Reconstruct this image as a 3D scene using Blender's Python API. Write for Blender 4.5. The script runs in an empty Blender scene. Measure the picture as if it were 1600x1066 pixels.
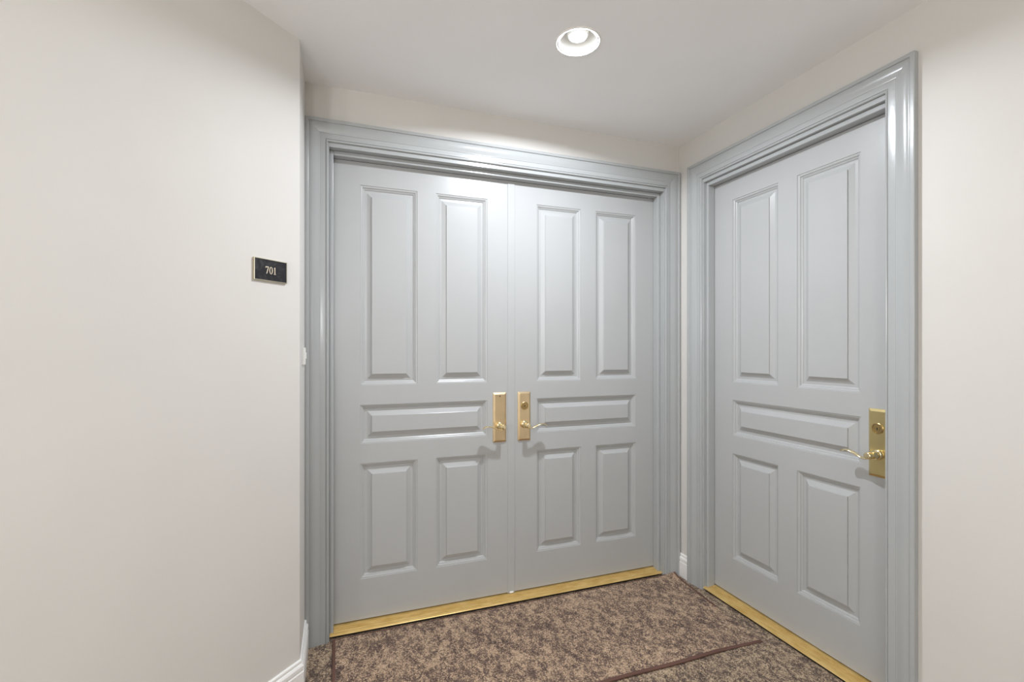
import bpy, bmesh, math, random
from mathutils import Vector

random.seed(7)
scene = bpy.context.scene
COL = scene.collection

# ------------------------------------------------------------------ camera
CAM_H = 1.481
YAW = math.radians(19.915)
cd = bpy.data.cameras.new('camera')
cam = bpy.data.objects.new('camera', cd)
COL.objects.link(cam)
cam.location = (0, 0, CAM_H)
cam.rotation_euler = (math.radians(90), 0, -YAW)
cd.sensor_width = 36.0
cd.lens = 746.65 / 1600 * 36.0
cd.shift_y = (544.6 - 533.0) / 1600
cd.clip_start = 0.02
scene.camera = cam
scene.cycles.diffuse_bounces = 6
scene.cycles.max_bounces = 12
scene.cycles.sample_clamp_indirect = 3.0

# ------------------------------------------------------------------ world, exposure
w = bpy.data.worlds.new('world')
w.use_nodes = True
w.node_tree.nodes['Background'].inputs[0].default_value = (0.9, 0.95, 1, 1)
w.node_tree.nodes['Background'].inputs[1].default_value = 0.02
scene.world = w
vs = scene.view_settings
vs.view_transform = 'Standard'
vs.look = 'None'
vs.exposure = 0.07
vs.gamma = 1.0
vs.use_curve_mapping = False
LAMP_KEY = 30.5          # watts of the alcove downlight
LAMP_FILL = 41.0         # watts of each unseen hanging lamp added for fill light

# ------------------------------------------------------------------ materials
def new_mat(name):
    m = bpy.data.materials.new(name)
    m.use_nodes = True
    nt = m.node_tree
    return m, nt, nt.nodes['Principled BSDF']

def node(nt, typ, **kw):
    n = nt.nodes.new(typ)
    for k, v in kw.items():
        if k in n.inputs:
            n.inputs[k].default_value = v
        else:
            setattr(n, k, v)
    return n

def coords(nt):
    return node(nt, 'ShaderNodeTexCoord').outputs['Object']

def add_bump(nt, bsdf, scale, strength, dist=0.002, detail=1.0, vec=None):
    n = node(nt, 'ShaderNodeTexNoise', Scale=scale, Detail=detail)
    nt.links.new(vec or coords(nt), n.inputs['Vector'])
    b = node(nt, 'ShaderNodeBump', Strength=strength, Distance=dist)
    nt.links.new(n.outputs['Fac'], b.inputs['Height'])
    nt.links.new(b.outputs['Normal'], bsdf.inputs['Normal'])
    return n

def ramp(nt, fac, stops):
    r = node(nt, 'ShaderNodeValToRGB')
    el = r.color_ramp.elements
    while len(el) < len(stops):
        el.new(0.5)
    for e, (p, c) in zip(el, stops):
        e.position = p
        e.color = (*c, 1)
    nt.links.new(fac, r.inputs['Fac'])
    return r.outputs['Color']

def paint(name, col, rough, bump_scale, bump_strength, var=0.03, coat=0.0, spec=0.5):
    m, nt, b = new_mat(name)
    n = node(nt, 'ShaderNodeTexNoise', Scale=3.0, Detail=1.0)
    nt.links.new(coords(nt), n.inputs['Vector'])
    lo = tuple(c * (1 - var) for c in col)
    hi = tuple(min(1, c * (1 + var)) for c in col)
    nt.links.new(ramp(nt, n.outputs['Fac'], [(0.3, lo), (0.7, hi)]), b.inputs['Base Color'])
    b.inputs['Roughness'].default_value = rough
    b.inputs['Specular IOR Level'].default_value = spec
    b.inputs['Coat Weight'].default_value = coat
    add_bump(nt, b, bump_scale, bump_strength, 0.001)
    return m

M = {}
M['wall'] = paint('wall_paint', (0.67, 0.65, 0.618), 0.55, 220, 0.12, 0.012, spec=0.3)
M['ceiling'] = paint('ceiling_paint', (0.92, 0.92, 0.92), 0.9, 90, 0.35, 0.012, spec=0.1)
M['grey'] = paint('grey_gloss_trim_paint', (0.415, 0.43, 0.432), 0.20, 60, 0.10, 0.015)
M['white_trim'] = paint('white_trim_paint', (0.86, 0.85, 0.83), 0.3, 60, 0.05, 0.01)
M['white_plastic'] = paint('white_plastic', (0.85, 0.84, 0.81), 0.35, 60, 0.02, 0.005)
M['dark'] = paint('dark_gap', (0.02, 0.018, 0.015), 0.7, 60, 0.02, 0.1)

def door_paint():
    m, nt, b = new_mat('grey_gloss_door_paint')
    co = coords(nt)
    base = (0.438, 0.446, 0.446)
    n = node(nt, 'ShaderNodeTexNoise', Scale=2.5, Detail=4.0)
    nt.links.new(co, n.inputs['Vector'])
    c1 = ramp(nt, n.outputs['Fac'], [(0.3, tuple(c * .985 for c in base)), (0.7, tuple(c * 1.015 for c in base))])
    # kick scuffs: sparse thin dark smudges
    s = node(nt, 'ShaderNodeTexNoise', Scale=9.0, Detail=8.0, Roughness=0.75, Distortion=1.2)
    nt.links.new(co, s.inputs['Vector'])
    mask = ramp(nt, s.outputs['Fac'], [(0.66, (0, 0, 0)), (0.74, (1, 1, 1))])
    sep = node(nt, 'ShaderNodeSeparateXYZ')
    nt.links.new(co, sep.inputs[0])
    mr = node(nt, 'ShaderNodeMapRange')
    mr.inputs['From Min'].default_value = 0.26
    mr.inputs['From Max'].default_value = 0.05
    mr.inputs['To Min'].default_value = 0.0
    mr.inputs['To Max'].default_value = 0.45
    nt.links.new(sep.outputs['Z'], mr.inputs['Value'])
    mul = node(nt, 'ShaderNodeMath', operation='MULTIPLY')
    nt.links.new(mask, mul.inputs[0])
    nt.links.new(mr.outputs[0], mul.inputs[1])
    mix = node(nt, 'ShaderNodeMix', data_type='RGBA')
    nt.links.new(mul.outputs[0], mix.inputs['Factor'])
    nt.links.new(c1, mix.inputs['A'])
    mix.inputs['B'].default_value = (0.22, 0.20, 0.19, 1)
    nt.links.new(mix.outputs['Result'], b.inputs['Base Color'])
    b.inputs['Roughness'].default_value = 0.27
    add_bump(nt, b, 55, 0.16, 0.001)
    return m
M['door'] = door_paint()

def metal(name, col, rough, brushed=True, dirt=0.12):
    m, nt, b = new_mat(name)
    co = coords(nt)
    n = node(nt, 'ShaderNodeTexNoise', Scale=14.0, Detail=5.0)
    nt.links.new(co, n.inputs['Vector'])
    lo = tuple(c * (1 - dirt) for c in col)
    nt.links.new(ramp(nt, n.outputs['Fac'], [(0.35, lo), (0.65, col)]), b.inputs['Base Color'])
    b.inputs['Metallic'].default_value = 1.0
    b.inputs['Roughness'].default_value = rough
    if brushed:
        mp = node(nt, 'ShaderNodeMapping')
        mp.inputs['Scale'].default_value = (400, 400, 12)
        nt.links.new(co, mp.inputs['Vector'])
        add_bump(nt, b, 1.0, 0.05, 0.0005, vec=mp.outputs['Vector'])
    return m
M['brass'] = metal('satin_brass', (0.87, 0.69, 0.44), 0.27)
M['brass_worn'] = metal('polished_yellow_brass', (0.82, 0.67, 0.33), 0.24)
M['lever'] = metal('lever_brass', (0.93, 0.80, 0.50), 0.16, False, 0.05)
M['cyl'] = metal('cylinder_brass', (0.55, 0.40, 0.18), 0.3, False, 0.2)
M['plaque_edge'] = metal('plaque_bronze_edge', (0.60, 0.55, 0.42), 0.4, False)

def threshold_mat():
    m, nt, b = new_mat('gold_threshold')
    co = coords(nt)
    mp = node(nt, 'ShaderNodeMapping')
    mp.inputs['Scale'].default_value = (3, 3, 60)
    nt.links.new(co, mp.inputs['Vector'])
    n = node(nt, 'ShaderNodeTexNoise', Scale=4.0, Detail=6.0)
    nt.links.new(mp.outputs[0], n.inputs['Vector'])
    nt.links.new(ramp(nt, n.outputs['Fac'], [(0.3, (0.66, 0.43, 0.13)), (0.7, (0.84, 0.61, 0.25))]), b.inputs['Base Color'])
    b.inputs['Metallic'].default_value = 0.45
    b.inputs['Roughness'].default_value = 0.34
    add_bump(nt, b, 90, 0.08, 0.0006)
    return m
M['threshold'] = threshold_mat()

def carpet_mat(name, tint):
    m, nt, b = new_mat(name)
    co = node(nt, 'ShaderNodeNewGeometry').outputs['Position']
    mp = node(nt, 'ShaderNodeMapping')
    mp.inputs['Rotation'].default_value = (0, 0, math.radians(38))
    mp.inputs['Scale'].default_value = (1.0, 0.62, 1.0)
    nt.links.new(co, mp.inputs['Vector'])
    blot = node(nt, 'ShaderNodeTexNoise', Scale=30.0, Detail=5.0, Roughness=0.74, Distortion=0.3)
    nt.links.new(mp.outputs[0], blot.inputs['Vector'])
    big = node(nt, 'ShaderNodeTexNoise', Scale=5.0, Detail=3.0)
    nt.links.new(co, big.inputs['Vector'])
    fine = node(nt, 'ShaderNodeTexNoise', Scale=120.0, Detail=3.0, Roughness=0.7)
    nt.links.new(co, fine.inputs['Vector'])
    tuft = node(nt, 'ShaderNodeTexVoronoi', Scale=190.0)
    nt.links.new(co, tuft.inputs['Vector'])
    sepc = node(nt, 'ShaderNodeSeparateColor')
    nt.links.new(tuft.outputs['Color'], sepc.inputs[0])
    # blotch + per-tuft jitter selects tan or brown yarn
    a0 = node(nt, 'ShaderNodeMath', operation='MULTIPLY_ADD')
    a0.inputs[1].default_value = 0.24
    nt.links.new(sepc.outputs[0], a0.inputs[0])
    nt.links.new(blot.outputs['Fac'], a0.inputs[2])
    a1 = node(nt, 'ShaderNodeMath', operation='MULTIPLY_ADD')
    a1.inputs[1].default_value = 0.50
    nt.links.new(fine.outputs['Fac'], a1.inputs[0])
    nt.links.new(a0.outputs[0], a1.inputs[2])
    a2 = node(nt, 'ShaderNodeMath', operation='MULTIPLY_ADD')
    a2.inputs[1].default_value = 0.22
    nt.links.new(big.outputs['Fac'], a2.inputs[0])
    nt.links.new(a1.outputs[0], a2.inputs[2])
    t = tint
    sc_ = node(nt, 'ShaderNodeMath', operation='MULTIPLY')
    sc_.inputs[1].default_value = 1 / 1.2
    nt.links.new(a2.outputs[0], sc_.inputs[0])
    col = ramp(nt, sc_.outputs[0], [(p_ / 1.2, c_) for p_, c_ in [
        (0.72, (0.070 * t[0], 0.047 * t[1], 0.040 * t[2])),
        (0.83, (0.150 * t[0], 0.102 * t[1], 0.085 * t[2])),
        (0.955, (0.225 * t[0], 0.158 * t[1], 0.124 * t[2])),
        (1.005, (0.45 * t[0], 0.325 * t[1], 0.225 * t[2])),
        (1.10, (0.64 * t[0], 0.48 * t[1], 0.34 * t[2]))]])
    # dark gaps between tufts
    sp = ramp(nt, tuft.outputs['Distance'], [(0.2, (1, 1, 1)), (0.75, (0.42, 0.39, 0.37))])
    mx = node(nt, 'ShaderNodeMix', data_type='RGBA', blend_type='MULTIPLY')
    mx.inputs['Factor'].default_value = 0.85
    nt.links.new(col, mx.inputs['A'])
    nt.links.new(sp, mx.inputs['B'])
    nt.links.new(mx.outputs['Result'], b.inputs['Base Color'])
    b.inputs['Roughness'].default_value = 0.95
    b.inputs['Specular IOR Level'].default_value = 0.1
    b.inputs['Sheen Weight'].default_value = 0.15
    bp = node(nt, 'ShaderNodeBump', Strength=0.7, Distance=0.003)
    nt.links.new(tuft.outputs['Distance'], bp.inputs['Height'])
    bp.invert = True
    nt.links.new(bp.outputs['Normal'], b.inputs['Normal'])
    return m
M['carpet'] = carpet_mat('speckled_brown_carpet', (0.97, 1.0, 0.97))
M['mat'] = carpet_mat('speckled_brown_mat_pile', (1.04, 1.01, 0.98))
M['binding'] = paint('mauve_brown_binding_tape', (0.135, 0.074, 0.058), 0.85, 500, 0.6, 0.15, spec=0.15)

def plaque_mat():
    m, nt, b = new_mat('black_plaque_face')
    n = node(nt, 'ShaderNodeTexNoise', Scale=30.0, Detail=5.0, Distortion=1.0)
    nt.links.new(coords(nt), n.inputs['Vector'])
    nt.links.new(ramp(nt, n.outputs['Fac'], [(0.45, (0.012, 0.011, 0.013)), (0.8, (0.06, 0.058, 0.06))]), b.inputs['Base Color'])
    b.inputs['Roughness'].default_value = 0.5
    b.inputs['Specular IOR Level'].default_value = 0.3
    return m
M['plaque'] = plaque_mat()
M['numeral'] = paint('cream_numeral_paint', (0.72, 0.62, 0.48), 0.5, 60, 0.02)

def emit(name, col, strength):
    m, nt, b = new_mat(name)
    b.inputs['Base Color'].default_value = (0.9, 0.9, 0.9, 1)
    b.inputs['Emission Color'].default_value = (*col, 1)
    b.inputs['Emission Strength'].default_value = strength
    return m
M['bulb_key'] = emit('lit_bulb_neutral_white', (0.95, 1.0, 1.07), 12.0)

# ------------------------------------------------------------------ object helpers
def props(o, label=None, cat=None, group=None, kind=None):
    for k, v in (('label', label), ('category', cat), ('group', group), ('kind', kind)):
        if v:
            o[k] = v
    return o

def root(name, loc, label, cat, group=None, kind=None):
    o = bpy.data.objects.new(name, None)
    o.empty_display_size = 0.05
    COL.objects.link(o)
    o.location = loc
    return props(o, label, cat, group, kind)

def build(name, bm, mat, base, parent=None, smooth=None, recalc=True, bevel=None):
    """bm in world coordinates -> one mesh object; base = world location of its top-level object."""
    if recalc:
        bmesh.ops.recalc_face_normals(bm, faces=bm.faces[:])
    b = Vector(base)
    for v in bm.verts:
        v.co -= b
    me = bpy.data.meshes.new(name)
    bm.to_mesh(me)
    bm.free()
    for m_ in (mat if isinstance(mat, (list, tuple)) else [mat]):
        me.materials.append(m_)
    o = bpy.data.objects.new(name, me)
    COL.objects.link(o)
    if parent:
        o.parent = parent
    else:
        o.location = b
    if smooth is not None:
        for p in me.polygons:
            p.use_smooth = True
        me.set_sharp_from_angle(angle=math.radians(smooth))
    if bevel:
        md = o.modifiers.new('bevel', 'BEVEL')
        md.width = bevel
        md.segments = 2
        md.limit_method = 'ANGLE'
        md.angle_limit = math.radians(40)
    return o

def hexa(bm, P):
    """box from 8 points: bottom ring 0-3, top ring 4-7"""
    v = [bm.verts.new(p) for p in P]
    for f in ((0, 3, 2, 1), (4, 5, 6, 7), (0, 1, 5, 4), (1, 2, 6, 5), (2, 3, 7, 6), (3, 0, 4, 7)):
        bm.faces.new([v[i] for i in f])

def box(bm, x0, x1, y0, y1, z0, z1, T=None):
    T = T or (lambda a, b, c: (a, b, c))
    P = [T(x, y, z) for z in (z0, z1) for x, y in ((x0, y0), (x1, y0), (x1, y1), (x0, y1))]
    hexa(bm, P)

def prism(bm, pts, z0, z1):
    lo = [bm.verts.new((x, y, z0)) for x, y in pts]
    hi = [bm.verts.new((x, y, z1)) for x, y in pts]
    bm.faces.new(lo[::-1])
    bm.faces.new(hi)
    n = len(pts)
    for i in range(n):
        j = (i + 1) % n
        bm.faces.new((lo[i], lo[j], hi[j], hi[i]))

def loft(bm, rings, closed=True, cap=True):
    R = [[bm.verts.new(p) for p in r] for r in rings]
    n = len(R[0])
    for a, b in zip(R, R[1:]):
        for i in range(n if closed else n - 1):
            j = (i + 1) % n
            bm.faces.new((a[i], a[j], b[j], b[i]))
    if cap:
        bm.faces.new(R[0][::-1])
        bm.faces.new(R[-1])
    return R

# ------------------------------------------------------------------ layout (metres, camera foot at the origin)
Z_CEIL = 2.804
YW = 2.579            # face of the wall with the double doors
XW = 2.102            # face of the wall with the single door
YD, XD = 2.671, 2.173  # door faces
X_RET = -0.158        # short return wall at the left
Y_RET = 2.239         # where the return meets the diagonal wall
DIAG = 3.30           # run of the diagonal wall in x and y
WT = 0.12
Y_BACK = -2.6
XL, YL = X_RET - DIAG, Y_RET - DIAG
LEAF_B, LEAF_T = 0.035, 2.475
PZ = [2.3534, 1.2828, 1.1783, 0.9712, 0.8656, 0.2489]   # z0..z5

# door openings (inner faces of the jambs) and casings: far/left first
OP_A = dict(leafL=-0.0261, leafR=1.9647, jL=-0.0458, jR=1.9844, inL=-0.0519, inR=1.9910, outL=-0.1575, outR=2.0948)
OP_B = dict(leafL=2.3358, leafR=1.3240, jL=2.3552, jR=1.3050, inL=2.3620, inR=1.3130, outL=2.4750, outR=1.1996)
Z_JAMB, Z_IN, Z_OUT = 2.499, 2.521, 2.6276

TA = lambda u, n, z: (u, YD - n, z)       # along, out of the door face, up
TB = lambda u, n, z: (XD - n, u, z)
RA = YD - YW     # wall face is this far in front of the door face
RB = XD - XW

s2 = math.sqrt(0.5)
# ------------------------------------------------------------------ floor, ceiling, walls
bm = bmesh.new()
room = [(X_RET - WT, YW + 0.3), (XW + 0.3, YW + 0.3), (XW + 0.3, Y_BACK - WT), (XL - WT, Y_BACK - WT), (XL - WT, YL + .05), (X_RET - WT, Y_RET + .05)]
prism(bm, room, -0.12, 0.0)
props(build('floor', bm, M['carpet'], (1, 1, -0.12)), 'speckled brown and tan wall-to-wall carpet of the corridor', 'floor', kind='structure')

LIGHTS = [(0.969, 1.840)]
FILL_LAMPS = [(-1.15, -0.55), (-2.45, -1.5), (-0.6, -1.65)]
R_HOLE = 0.0890
bm = bmesh.new()
outer = [bm.verts.new((x, y, Z_CEIL)) for x, y in room]
for i in range(len(outer)):
    bm.edges.new((outer[i], outer[(i + 1) % len(outer)]))
for lx, ly in LIGHTS:
    ring = [bm.verts.new((lx + R_HOLE * math.cos(t * math.pi / 24), ly + R_HOLE * math.sin(t * math.pi / 24), Z_CEIL)) for t in range(48)]
    for i in range(48):
        bm.edges.new((ring[i], ring[(i + 1) % 48]))
bmesh.ops.triangle_fill(bm, use_beauty=True, use_dissolve=False, edges=bm.edges[:])
r = bmesh.ops.extrude_face_region(bm, geom=bm.faces[:])
for v in [g for g in r['geom'] if isinstance(g, bmesh.types.BMVert)]:
    v.co.z += 0.02
props(build('ceiling', bm, M['ceiling'], (1, 1, Z_CEIL)), 'flat off-white ceiling with fine texture', 'ceiling', kind='structure')

JT = 0.022   # jamb board thickness
# wall with the double doors
bm = bmesh.new()
box(bm, X_RET - WT, OP_A['jL'] - JT, YW, YW + 0.2, 0, Z_CEIL)
box(bm, OP_A['jR'] + JT, XW + 0.2, YW, YW + 0.2, 0, Z_CEIL)
box(bm, OP_A['jL'] - JT, OP_A['jR'] + JT, YW, YW + 0.2, Z_JAMB + JT, Z_CEIL)
props(build('wall_back', bm, M['wall'], (1, YW, 0)), 'cream wall around the grey double doors', 'wall', kind='structure')
# wall with the single door
bm = bmesh.new()
box(bm, XW, XW + 0.2, OP_B['jL'] + JT, YW, 0, Z_CEIL)
box(bm, XW, XW + 0.2, Y_BACK, OP_B['jR'] - JT, 0, Z_CEIL)
box(bm, XW, XW + 0.2, OP_B['jR'] - JT, OP_B['jL'] + JT, Z_JAMB + JT, Z_CEIL)
props(build('wall_right', bm, M['wall'], (XW, 1, 0)), 'cream wall around the grey single door', 'wall', kind='structure')
# short return + diagonal wall at the left
bm = bmesh.new()
prism(bm, [(X_RET, YW), (X_RET, Y_RET), (XL, YL), (XL, YL + .17), (X_RET - WT, Y_RET + 0.05), (X_RET - WT, YW)][::-1], 0, Z_CEIL)
props(build('wall_left', bm, M['wall'], (X_RET, Y_RET, 0)), 'plain cream wall running diagonally towards the double doors', 'wall', kind='structure')
bm = bmesh.new()
prism(bm, [(XL, YL), (XL, Y_BACK), (XL - WT, Y_BACK), (XL - WT, YL)], 0, Z_CEIL)
props(build('wall_far_left', bm, M['wall'], (XL, -2, 0)), 'cream end wall of the corridor behind the viewer', 'wall', kind='structure')
bm = bmesh.new()
box(bm, XL - WT, XW + 0.2, Y_BACK - WT, Y_BACK, 0, Z_CEIL)
props(build('wall_front', bm, M['wall'], (0, Y_BACK, 0)), 'cream corridor wall behind the viewer', 'wall', kind='structure')

# ------------------------------------------------------------------ baseboards
BB = [(0, 0.0), (0.0175, 0.0), (0.0175, 0.096), (0.0115, 0.099), (0.0115, 0.1025), (0.0165, 0.106), (0.0165, 0.121), (0.012, 0.128), (0.0060, 0.1305), (0.0060, 0.1335), (0.0095, 0.136),
      (0.0085, 0.143), (0.004, 0.147), (0, 0.147)]
def baseboard(path, normals, name, label):
    """path: list of xy points; normals: offset direction (already mitred) at each point"""
    bm = bmesh.new()
    rings = [[(p[0] + n[0] * d, p[1] + n[1] * d, z) for d, z in BB] for p, n in zip(path, normals)]
    loft(bm, rings)
    o = build(name, bm, M['white_trim'], (path[0][0], path[0][1], 0), bevel=0.0008)
    props(o, label, 'baseboard', kind='structure')
s2 = math.sqrt(0.5)
t225 = math.tan(math.radians(22.5))
# convex corner between return (normal +x) and diagonal (normal (1,-1)/sqrt2): mitre
mit = (1.0, -t225)
baseboard([(X_RET, YW - 0.024), (X_RET, Y_RET)], [(1, 0), mit], 'baseboard_return', 'white moulded baseboard on the short return beside the double doors')
baseboard([(X_RET, Y_RET), (XL, YL)], [mit, (s2, -s2)], 'baseboard_left', 'white moulded baseboard along the diagonal cream wall')
baseboard([(XW, YW), (XW, OP_B['outL'])], [(-1, 0), (-1, 0)], 'baseboard_corner', 'small white baseboard piece in the corner between the two grey door frames')
baseboard([(XW, OP_B['outR']), (XW, Y_BACK)], [(-1, 0), (-1, 0)], 'baseboard_right', 'white moulded baseboard right of the single door frame')

# ------------------------------------------------------------------ door surrounds
# casing profile: (w from the outer edge as a fraction, thickness off the wall)
CP = [(0, 0), (0, 0.0225), (0.02, 0.0245), (0.12, 0.0250), (0.150, 0.0235), (0.160, 0.0185), (0.18, 0.0180), (0.23, 0.0192), (0.30, 0.0198), (0.38, 0.0192),
      (0.46, 0.0175), (0.54, 0.0150), (0.60, 0.0132), (0.632, 0.0130), (0.645, 0.0112), (0.68, 0.0116), (0.88, 0.0112), (0.893, 0.0075), (0.918, 0.0075), (0.928, 0.0105), (0.955, 0.0122), (0.982, 0.0112), (1.0, 0.0085), (1.0, 0.0)]
def surround(name, label, T, rec, op, yaw_axis):
    uC = (op['outL'] + op['outR']) / 2
    base = T(uC, rec, 0)
    R = root(name, base, label, 'door frame', kind='structure')
    sgn = 1 if op['outR'] > op['outL'] else -1
    wid = abs(op['outL'] - op['inL'])
    widR = abs(op['outR'] - op['inR'])
    def leg(side):
        bm = bmesh.new()
        W = wid if side == 'L' else widR
        u0 = op['outL'] if side == 'L' else op['outR']
        s = sgn if side == 'L' else -sgn
        H = Z_OUT - Z_IN
        lo = [T(u0 + s * w_ * W, rec + t, 0.0) for w_, t in CP]
        hi = [T(u0 + s * w_ * W, rec + t, Z_OUT - w_ * H) for w_, t in CP]
        loft(bm, [lo, hi])
        build('casing_leg', bm, M['grey'], base, R, smooth=25)
    leg('L'); leg('R')
    bm = bmesh.new()
    H = Z_OUT - Z_IN
    a = [T(op['outL'] + sgn * w_ * wid, rec + t, Z_OUT - w_ * H) for w_, t in CP]
    b = [T(op['outR'] - sgn * w_ * widR, rec + t, Z_OUT - w_ * H) for w_, t in CP]
    loft(bm, [a, b])
    build('casing_head', bm, M['grey'], base, R, smooth=25)
    # jamb boards: from the wall face back past the leaf
    for u, s in ((op['jL'], -sgn), (op['jR'], sgn)):
        bm = bmesh.new()
        box(bm, min(u, u + s * JT), max(u, u + s * JT), -0.06, rec, 0, Z_JAMB + JT, T)
        build('jamb', bm, M['grey'], base, R, bevel=0.0015)
    bm = bmesh.new()
    box(bm, min(op['jL'], op['jR']), max(op['jL'], op['jR']), -0.06, rec, Z_JAMB, Z_JAMB + JT, T)
    build('head_jamb', bm, M['grey'], base, R, bevel=0.0015)
    # stops the leaf closes against
    for u, e in ((op['jL'], op['leafL']), (op['jR'], op['leafR'])):
        bm = bmesh.new()
        box(bm, min(u, e), max(u, e), 0.0012, 0.052, 0.0, Z_JAMB, T)
        build('door_stop', bm, M['grey'], base, R, bevel=0.004)
    bm = bmesh.new()
    box(bm, min(op['leafL'], op['leafR']), max(op['leafL'], op['leafR']), 0.0012, 0.052, LEAF_T, Z_JAMB, T)
    build('head_stop', bm, M['grey'], base, R, bevel=0.004)
    return R
surround('trim_1', 'glossy grey moulded frame around the double doors', TA, RA, OP_A, 0)
surround('trim_2', 'glossy grey moulded frame around the single door', TB, RB, OP_B, 1)

# ------------------------------------------------------------------ door leaves
STICK = [(0.0, 0.0), (0.0008, -0.0032), (0.0045, -0.0036), (0.0085, -0.0052), (0.0115, -0.0080), (0.0122, -0.0112), (0.0152, -0.0116),
         (0.0190, -0.0140), (0.0215, -0.0165), (0.0222, -0.0185)]
PANEL = [(0.0222, -0.0185), (0.0350, -0.0178), (0.0590, -0.0058), (0.0594, -0.0008), (0.0605, 0.0)]

def frames(bm, T, rect, prof, cap):
    u0, u1, z0, z1 = rect
    rings = []
    for d, n in prof:
        rings.append([T(u0 + d, n, z0 + d), T(u1 - d, n, z0 + d), T(u1 - d, n, z1 - d), T(u0 + d, n, z1 - d)])
    R = loft(bm, rings, cap=False)
    if cap:
        bm.faces.new(R[-1])

def leaf(name, label, T, uA, uB, pan):
    """uA<uB: leaf edges; pan: four panel edges ascending"""
    base = T((uA + uB) / 2, 0, 0)
    D = root(name, base, label, 'door', kind='structure')
    us = [uA] + pan + [uB]
    zs = [LEAF_B, PZ[5], PZ[4], PZ[3], PZ[2], PZ[1], PZ[0], LEAF_T]
    rects = [(pan[0], pan[1], PZ[1], PZ[0]), (pan[2], pan[3], PZ[1], PZ[0]), (pan[0], pan[3], PZ[3], PZ[2]),
             (pan[0], pan[1], PZ[5], PZ[4]), (pan[2], pan[3], PZ[5], PZ[4])]
    bm = bmesh.new()
    G = [[bm.verts.new(T(u, 0, z)) for z in zs] for u in us]
    for i in range(5):
        for j in range(7):
            uc, zc = (us[i] + us[i + 1]) / 2, (zs[j] + zs[j + 1]) / 2
            if any(r[0] < uc < r[1] and r[2] < zc < r[3] for r in rects):
                continue
            bm.faces.new((G[i][j], G[i + 1][j], G[i + 1][j + 1], G[i][j + 1]))
    TH = -0.045
    c = [bm.verts.new(T(u, TH, z)) for u, z in ((uA, LEAF_B), (uB, LEAF_B), (uB, LEAF_T), (uA, LEAF_T))]
    bm.faces.new(c)
    bottom = [G[i][0] for i in range(6)]
    top = [G[i][7] for i in range(6)]
    bm.faces.new(bottom + [c[1], c[0]])
    bm.faces.new(top + [c[2], c[3]])
    bm.faces.new(G[0] + [c[3], c[0]])
    bm.faces.new(G[5] + [c[2], c[1]])
    build('stile_and_rail_frame', bm, M['door'], base, D)
    for r in rects:
        bm = bmesh.new()
        frames(bm, T, r, STICK, False)
        build('panel_moulding', bm, M['door'], base, D, smooth=22, recalc=True)
        bm = bmesh.new()
        frames(bm, T, r, PANEL, True)
        build('raised_panel', bm, M['door'], base, D, recalc=True)
    return D, base

UM = 0.9622
door1, base1 = leaf('door_1', 'left leaf of the grey panelled double doors, with a blank brass plate', TA, OP_A['leafL'] - 0.015, UM - 0.0015, [0.1073, 0.4093, 0.5141, 0.8146])
door2, base2 = leaf('door_2', 'right leaf of the grey panelled double doors, with a keyed brass plate', TA, UM + 0.0015, OP_A['leafR'] + 0.015, [1.1259, 1.4265, 1.5318, 1.8313])
door3, base3 = leaf('door_3', 'single grey panelled door at the right with brass lever', TB, OP_B['leafR'] - 0.015, OP_B['leafL'] + 0.015, [1.4644, 1.7762, 1.8851, 2.1962])
# astragal strip over the meeting edges, fixed to the left leaf
bm = bmesh.new()
prof = [(0.9395, 0.0), (0.9395, 0.0028), (0.9415, 0.0042), (0.982, 0.0042), (0.984, 0.0028), (0.984, 0.0)]
loft(bm, [[TA(u, n, 0.032) for u, n in prof], [TA(u, n, LEAF_T - 0.002) for u, n in prof]])
build('astragal', bm, M['door'], base1, door1)
bm = bmesh.new()
box(bm, 0.950, 0.974, 0.0, 0.012, 0.0315, 0.040, TA)
o = build('astragal_foot', bm, M['white_plastic'], base1, door1, bevel=0.002)
o['label'] = 'small white foot at the bottom of the meeting strip'

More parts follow.
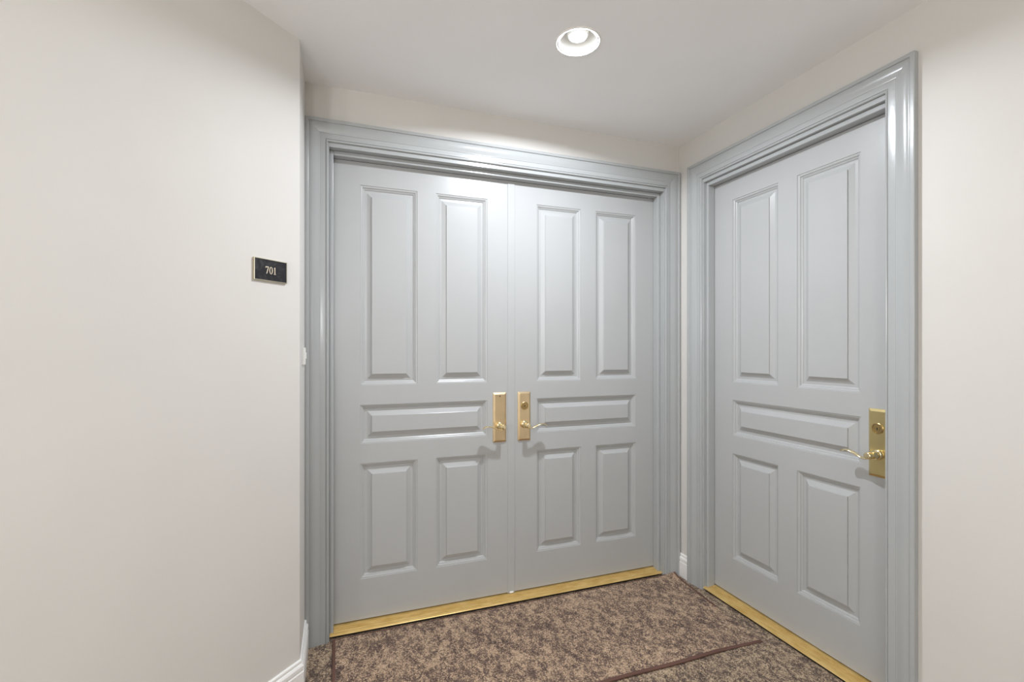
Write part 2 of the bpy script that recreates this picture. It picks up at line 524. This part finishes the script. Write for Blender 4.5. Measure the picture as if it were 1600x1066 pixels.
# ------------------------------------------------------------------ lock sets
def lockset(door, base, T, uc, direction, mat, keyed, pin):
    """plate with bevelled edge; lever pointing along +u or -u"""
    z0, z1, hw = 0.930, 1.222, 0.0412
    bm = bmesh.new()
    rings = []
    for d, n in ((0, 0.0002), (0, 0.0035), (0.0105, 0.0106), (0.0112, 0.0109)):
        rings.append([T(uc - hw + d, n, z0 + d), T(uc + hw - d, n, z0 + d), T(uc + hw - d, n, z1 - d), T(uc - hw + d, n, z1 - d)])
    loft(bm, rings)
    plate = build('lock_plate', bm, mat, base, door, bevel=0.0008)
    plate['label'] = 'tall brass lock plate with bevelled edge'
    F = 0.0109
    def lathe(prof, zc, name, m, parent, seg=28, smooth=35):
        bm = bmesh.new()
        rings = [[T(uc + r_ * math.cos(2 * math.pi * k / seg), n, zc + r_ * math.sin(2 * math.pi * k / seg)) for k in range(seg)] for r_, n in prof]
        loft(bm, rings)
        return build(name, bm, m, base, parent, smooth=smooth)
    if keyed:
        zc = 1.139
        lathe([(0.0235, F - 0.001), (0.0235, F + 0.0025), (0.0215, F + 0.0040), (0.0195, F + 0.0040), (0.0190, F + 0.0018), (0.0105, F + 0.0018), (0.0100, F + 0.0032), (0.0005, F + 0.0034)], zc, 'lock_cylinder', M['cyl'], plate)
        bm = bmesh.new()
        pts = []
        for k in range(13):
            t = math.pi * (k / 12) * 1.5 - math.pi * 0.25
            pts.append((0.0030 * math.cos(t), 0.001 + 0.0030 * math.sin(t)))
        pts += [(-0.0014, -0.0075), (0.0014, -0.0075)]
        loft(bm, [[T(uc + a, n, zc + b) for a, b in pts] for n in (F + 0.0020, F + 0.0038)])
        build('keyhole', bm, M['dark'], base, plate)
    if pin:
        lathe([(0.0035, F - 0.0005), (0.0035, F + 0.0004), (0.0004, F + 0.0004)], 1.200, 'screw_hole', M['dark'], plate, seg=16)
    zh = 1.027
    lathe([(0.0225, F - 0.001), (0.0225, F + 0.004), (0.0205, F + 0.0075), (0.0165, F + 0.0095), (0.0165, F + 0.016), (0.0185, F + 0.019), (0.0185, F + 0.023),
           (0.0150, F + 0.027), (0.0120, F + 0.033), (0.0120, F + 0.042)], zh, 'lever_rose', M['lever'], plate)
    # lever: a rolled root on the spindle, then a wavy ribbon that widens to a paddle and curls at the tip
    bm = bmesh.new()
    seg = 24
    nroot0, nroot1 = F + 0.040, F + 0.068
    rings = []
    for r_, n in ((0.0115, nroot0), (0.0145, nroot0 + 0.003), (0.0155, nroot0 + 0.010), (0.0155, nroot1 - 0.003), (0.0140, nroot1), (0.0003, nroot1 + 0.0006)):
        rings.append([T(uc + r_ * math.cos(2 * math.pi * k / seg), n, zh + r_ * math.sin(2 * math.pi * k / seg)) for k in range(seg)])
    loft(bm, rings)
    path = [(-0.004, -0.0118, .011), (0.010, -0.0145, .011), (0.022, -0.0150, .0105), (0.034, -0.0120, .0102), (0.046, -0.0065, .0105), (0.058, -0.0005, .0115), (0.070, 0.0045, .0128),
            (0.082, 0.0074, .0142), (0.094, 0.0080, .0150), (0.104, 0.0062, .0148), (0.112, 0.0025, .0132), (0.118, -0.0020, .0100), (0.1215, -0.0050, .0055)]
    nc = (nroot0 + nroot1) / 2 + 0.002
    rings = []
    for i, (s, dz, hwid) in enumerate(path):
        a = path[max(i - 1, 0)]; b_ = path[min(i + 1, len(path) - 1)]
        ds, dd = b_[0] - a[0], b_[1] - a[1]
        L = math.hypot(ds, dd)
        ns, nz = -dd / L, ds / L
        th = 0.0038 if i < len(path) - 2 else 0.0028
        ring = []
        for k in range(12):
            t = 2 * math.pi * k / 12
            q = hwid * math.copysign(abs(math.cos(t)) ** 0.7, math.cos(t))
            e = th * math.copysign(abs(math.sin(t)) ** 0.8, math.sin(t))
            ring.append(T(uc + direction * (s + ns * e), nc + q, zh + dz + nz * e))
        rings.append(ring)
    loft(bm, rings)
    o = build('lever_handle', bm, M['lever'], base, plate, smooth=50)
    o['label'] = 'wavy polished brass lever'
    md = o.modifiers.new('sub', 'SUBSURF'); md.levels = 1; md.render_levels = 1

lockset(door1, base1, TA, 0.8890, -1, M['brass'], False, True)
lockset(door2, base2, TA, 1.0437, 1, M['brass'], True, False)
lockset(door3, base3, TB, 1.3860, 1, M['brass_worn'], True, False)

# ------------------------------------------------------------------ thresholds
def threshold(T, u0, u1, j0, j1, label):
    base = T((u0 + u1) / 2, 0.03, 0)
    R = root('threshold', base, label, 'threshold')
    def strip(prof, a, b, name, m):
        bm = bmesh.new()
        loft(bm, [[T(a, n, z) for n, z in prof], [T(b, n, z) for n, z in prof]])
        return build(name, bm, m, base, R, smooth=20)
    strip([(-0.045, 0.010), (0.0532, 0.010), (0.0532, 0.0200), (0.0510, 0.0200), (0.0500, 0.0228), (0.0470, 0.0236), (0.0380, 0.0240), (0.0372, 0.0222), (0.0350, 0.0222), (0.0342, 0.0258), (0.0230, 0.0262), (0.0222, 0.0244), (0.0200, 0.0244), (0.0192, 0.0280), (0.008, 0.0286), (-0.045, 0.0286)], u0, u1, 'tread', M['threshold'])
    strip([(0.0532, 0.0125), (0.0700, 0.0118), (0.0745, 0.0128), (0.0757, 0.0152), (0.0735, 0.0172), (0.0668, 0.0180), (0.0655, 0.0196), (0.0532, 0.0212)], j0, j1, 'nose', M['threshold'])
    strip([(-0.045, 0.0), (0.066, 0.0), (0.066, 0.0125), (0.0532, 0.0125), (0.0532, 0.010), (-0.045, 0.010)], u0, u1, 'painted_gap_shade', M['dark'])  # black base paints in the shaded gap beneath the nose
    return R
threshold(TA, OP_A['leafL'] + 0.0005, OP_A['leafR'] - 0.0005, OP_A['jL'] + 0.001, OP_A['jR'] - 0.001, 'gold threshold strip under the grey double doors')
threshold(TB, OP_B['leafR'] + 0.0005, OP_B['leafL'] - 0.0005, OP_B['jR'] + 0.001, OP_B['jL'] - 0.001, 'gold threshold strip under the single door at the right')

# ------------------------------------------------------------------ bound carpet mat in front of the double doors
C4 = [(-0.025, 1.842), (2.010, 1.842), (2.052, 2.574), (-0.025, 2.574)]
base = (1.0, 2.2, 0)
mat_root = root('door_mat', base, 'speckled brown carpet mat with mauve bound edges before the double doors', 'mat')
def lerp(a, b, t): return (a[0] + (b[0] - a[0]) * t, a[1] + (b[1] - a[1]) * t)
bm = bmesh.new()
NX, NY = 40, 16
def mat_h(u, v):
    # lies flat, the far right corner is pushed up against the door frame
    d = math.hypot((1 - u) * 2.05, (1 - v) * 0.75)
    return 0.022 * max(0, 1 - d / 0.10) ** 1.5
def mat_th(u, v):
    # pile is trodden down towards the near right corner
    k = max(0.0, min(1.0, (u - 0.86) / 0.12)) * max(0.0, min(1.0, (0.75 - v) / 0.4))
    return 1.0 - 0.72 * k
def mat_pt(u, v, extra=0.0):
    p = lerp(lerp(C4[0], C4[1], u), lerp(C4[3], C4[2], u), v)
    wob = 0.0025 * math.sin(u * 23) * (1 - v)
    return (p[0], p[1] + wob, mat_h(u, v) + extra * mat_th(u, v))
top = [[bm.verts.new(mat_pt(i / NX, j / NY, 0.0095)) for j in range(NY + 1)] for i in range(NX + 1)]
bot = [[bm.verts.new(mat_pt(i / NX, j / NY, 0.001)) for j in range(NY + 1)] for i in range(NX + 1)]
for i in range(NX):
    for j in range(NY):
        bm.faces.new((top[i][j], top[i + 1][j], top[i + 1][j + 1], top[i][j + 1]))
        bm.faces.new((bot[i][j], bot[i][j + 1], bot[i + 1][j + 1], bot[i + 1][j]))
for i in range(NX):
    for j in (0, NY):
        bm.faces.new((top[i][j], bot[i][j], bot[i + 1][j], top[i + 1][j]))
for j in range(NY):
    for i in (0, NX):
        bm.faces.new((top[i][j], top[i][j + 1], bot[i][j + 1], bot[i][j]))
build('pile', bm, M['mat'], base, mat_root)
def binding(uv, n, wd=1.0):
    bm = bmesh.new()
    rings = []
    for u, v in uv:
        p = mat_pt(u, v)
        k = mat_th(u, v)
        ring = []
        for a, z in ((-0.009 * wd, 0.0100), (-0.004 * wd, 0.0118), (0.002, 0.0118), (0.0050, 0.0092), (0.0052, 0.0045), (0.0030, 0.0020), (-0.009 * wd, 0.0020)):
            ring.append((p[0] + n[0] * a, p[1] + n[1] * a, p[2] + z * k))
        rings.append(ring)
    loft(bm, rings)
    o = build('edge_binding', bm, M['binding'], base, mat_root, smooth=50)
    o['label'] = 'mauve brown binding tape'
N = 60
binding([(i / N, 0) for i in range(N + 1)], (0, -1), 1.4)
binding([(i / N, 1) for i in range(N + 1)], (0, 1), 0.3)
binding([(0, i / 20) for i in range(21)], (-1, 0))
binding([(1, 0.45 + 0.55 * i / 30) for i in range(31)], (1, 0))

# ------------------------------------------------------------------ number plaque on the diagonal wall
def pix_dir(px, py):
    a = math.atan((px - 800) / 746.65) + YAW
    d = 1.0
    r = (px - 800) / 746.65
    fx = d * math.sin(YAW) + r * math.cos(YAW)
    fy = d * math.cos(YAW) - r * math.sin(YAW)
    return Vector((fx, fy, -(py - 544.6) / 746.65))
# wall-plane frame: s along the wall (towards the double doors), z up, n out of the wall
S_DIR = Vector((s2, s2, 0)); N_DIR = Vector((s2, -s2, 0)); W_ORG = Vector((X_RET, Y_RET, 0))
TW = lambda s, n, z: tuple(W_ORG + S_DIR * s + N_DIR * n + Vector((0, 0, z)))
PLQ = dict(s0=-0.2210, s1=-0.0713, z0=1.7490, z1=1.8368)
PLQ_T = 0.0095
sc, zc = (PLQ['s0'] + PLQ['s1']) / 2, (PLQ['z0'] + PLQ['z1']) / 2
base = TW(sc, 0, PLQ['z0'])
plq = root('number_plaque', base, 'small black plaque reading 701 with thin bronze border on the cream wall', 'sign')
bm = bmesh.new()
rings = []
for d, n in ((0, 0.0), (0, PLQ_T - 0.001), (0.0008, PLQ_T), (0.0030, PLQ_T), (0.0032, PLQ_T - 0.0012)):
    rings.append([TW(PLQ['s0'] + d, n, PLQ['z0'] + d), TW(PLQ['s1'] - d, n, PLQ['z0'] + d), TW(PLQ['s1'] - d, n, PLQ['z1'] - d), TW(PLQ['s0'] + d, n, PLQ['z1'] - d)])
loft(bm, rings)
build('plaque_frame', bm, M['plaque_edge'], base, plq)
bm = bmesh.new()
box(bm, PLQ['s0'] + 0.0034, PLQ['s1'] - 0.0034, PLQ_T - 0.0011, PLQ_T - 0.0005, PLQ['z0'] + 0.0034, PLQ['z1'] - 0.0034, TW)
build('plaque_face', bm, M['plaque'], base, plq)
# numerals drawn in a unit-height box (x, y)
def numeral(polys, x0, h, holes=None):
    bm = bmesh.new()
    nb, nf = PLQ_T - 0.0006, PLQ_T + 0.0002
    for poly in polys:
        loft(bm, [[TW(x0 + x * h, n, zc + (y - 0.5) * h) for x, y in poly] for n in (nb, nf)])
    if holes:
        out, inn = holes
        n_ = len(out)
        F1 = [[bm.verts.new(TW(x0 + x * h, n, zc + (y - 0.5) * h)) for x, y in lp] for lp in (out, inn) for n in (nb, nf)]
        ob, of, ib, if_ = F1
        for i in range(n_):
            j = (i + 1) % n_
            bm.faces.new((of[i], of[j], if_[j], if_[i]))
            bm.faces.new((ob[i], ib[i], ib[j], ob[j]))
            bm.faces.new((ob[i], ob[j], of[j], of[i]))
            bm.faces.new((ib[i], if_[i], if_[j], ib[j]))
    build('numeral', bm, M['numeral'], base, plq)
seven = [[(0.02, 0.78), (0.06, 1.0), (0.54, 1.0), (0.54, 0.95), (0.50, 0.87), (0.12, 0.87), (0.06, 0.76)], [(0.54, 0.96), (0.42, 0.90), (0.15, 0.0), (0.28, 0.0)]]
el = lambda cx, cy, rx, ry: [(cx + rx * math.cos(2 * math.pi * k / 28), cy + ry * math.sin(2 * math.pi * k / 28)) for k in range(28)]
zero = (el(0.27, 0.5, 0.27, 0.51), el(0.27, 0.5, 0.145, 0.445))
one = [[(0.13, 0.05), (0.26, 0.05), (0.26, 1.0), (0.22, 1.0), (0.02, 0.88), (0.03, 0.85), (0.13, 0.88)], [(0.02, 0.0), (0.38, 0.0), (0.38, 0.05), (0.02, 0.05)]]
HN = 0.0285
numeral(seven, sc - 0.0265, HN)
numeral([], sc - 0.0085, HN, zero)
numeral(one, sc + 0.0110, HN)

# ------------------------------------------------------------------ doorbell on the short return wall
base = (X_RET, 2.43, 1.405)
bell = root('doorbell', base, 'small white doorbell button on the wall edge beside the double door frame', 'doorbell')
TR = lambda u, n, z: (X_RET + n, u, z)
def plate_bm(T, u0, u1, z0, z1, n0, n1, ch):
    bm = bmesh.new()
    rings = []
    for d, n in ((0, n0), (0, n1 - ch), (ch, n1)):
        rings.append([T(u0 + d, n, z0 + d), T(u1 - d, n, z0 + d), T(u1 - d, n, z1 - d), T(u0 + d, n, z1 - d)])
    loft(bm, rings)
    return bm
build('backplate', plate_bm(TR, 2.402, 2.458, 1.405, 1.485, 0.0, 0.011, 0.002), M['white_plastic'], base, bell, bevel=0.001)
build('push_button', plate_bm(TR, 2.416, 2.444, 1.432, 1.462, 0.011, 0.0155, 0.002), M['white_plastic'], base, bell, bevel=0.001)

# ------------------------------------------------------------------ recessed ceiling lights
def downlight(x, y, bulb_mat, label):
    base = (x, y, Z_CEIL)
    L = root('recessed_light', base, label, 'ceiling light', 'recessed ceiling lights')
    def lathe(prof, name, m, seg=48, cap=True, smooth=40):
        bm = bmesh.new()
        rings = [[(x + r_ * math.cos(2 * math.pi * k / seg), y + r_ * math.sin(2 * math.pi * k / seg), Z_CEIL + z) for k in range(seg)] for r_, z in prof]
        loft(bm, rings, cap=cap)
        return build(name, bm, m, base, L, smooth=smooth)
    lathe([(0.0895, 0.0), (0.097, 0.0), (0.097, -0.003), (0.0955, -0.005), (0.0925, -0.006), (0.0900, -0.005), (0.0895, -0.002), (0.0895, 0.0)], 'trim_ring', M['white_plastic'], cap=False)
    lathe([(0.0895, 0.004), (0.0872, 0.004), (0.0868, -0.0025), (0.0835, -0.0032), (0.0805, -0.0005), (0.078, 0.025), (0.071, 0.055), (0.060, 0.080), (0.060, 0.085), (0.0835, 0.085), (0.0835, 0.006), (0.0895, 0.004)], 'reflector', M['white_plastic'], cap=False)
    b = lathe([(0.0600, 0.082), (0.0460, 0.060), (0.0450, 0.030), (0.0400, 0.021), (0.0385, 0.021), (0.0385, 0.082)], 'bulb', M['white_plastic'], seg=24)
    bm = bmesh.new()
    loft(bm, [[(x + r_ * math.cos(2 * math.pi * k / 16), y + r_ * math.sin(2 * math.pi * k / 16), Z_CEIL + z) for k in range(16)] for r_, z in [(0.0385, 0.0220), (0.0360, 0.0180), (0.0240, 0.0145), (0.0005, 0.0130)]])
    build('bulb_lens', bm, bulb_mat, base, b, smooth=60)
    ld = bpy.data.lights.new('bulb_light', 'AREA')
    ld.shape = 'DISK'
    ld.size = 0.070
    ld.energy = LAMP_KEY
    ld.color = (0.95, 1.0, 1.07)
    lo = bpy.data.objects.new('bulb_light', ld)
    COL.objects.link(lo)
    lo.parent = L
    lo.location = (0, 0, 0.0115)
    return L
downlight(*LIGHTS[0], M['bulb_key'], 'lit white recessed ceiling light above the double doors')

# ------------------------------------------------------------------ unseen hanging lamps added as fill light (beside and behind the viewer)
def fill(x, y, label):
    base = (x, y, Z_CEIL)
    L = root('fill_lamp', base, label, 'pendant lamp', 'corridor pendant lamps')
    def lathe(prof, name, m, seg=24):
        bm = bmesh.new()
        loft(bm, [[(x + r_ * math.cos(2 * math.pi * k / seg), y + r_ * math.sin(2 * math.pi * k / seg), Z_CEIL + z) for k in range(seg)] for r_, z in prof])
        return build(name, bm, m, base, L, smooth=40)
    lathe([(0.06, 0.0), (0.06, -0.012), (0.045, -0.025), (0.01, -0.028)], 'canopy', M['brass'])
    lathe([(0.006, -0.02), (0.006, -0.80)], 'rod', M['brass'], 12)
    lathe([(0.02, -0.775), (0.04, -0.79), (0.04, -0.815), (0.02, -0.82)], 'collar', M['brass'])
    ld = bpy.data.lights.new('fill_light', 'POINT')
    ld.shadow_soft_size = 0.12
    ld.energy = LAMP_FILL
    ld.color = (0.97, 0.99, 1.01)
    lo = bpy.data.objects.new('fill_light', ld)
    COL.objects.link(lo)
    lo.parent = L
    lo.location = (0, 0, -0.945)
for p, lab in zip(FILL_LAMPS, ('added unseen fill lamp nearest to the diagonal cream wall', 'added unseen fill lamp by the far corridor end wall', 'added unseen fill lamp beside the corridor wall behind the viewer')):
    fill(*p, lab)
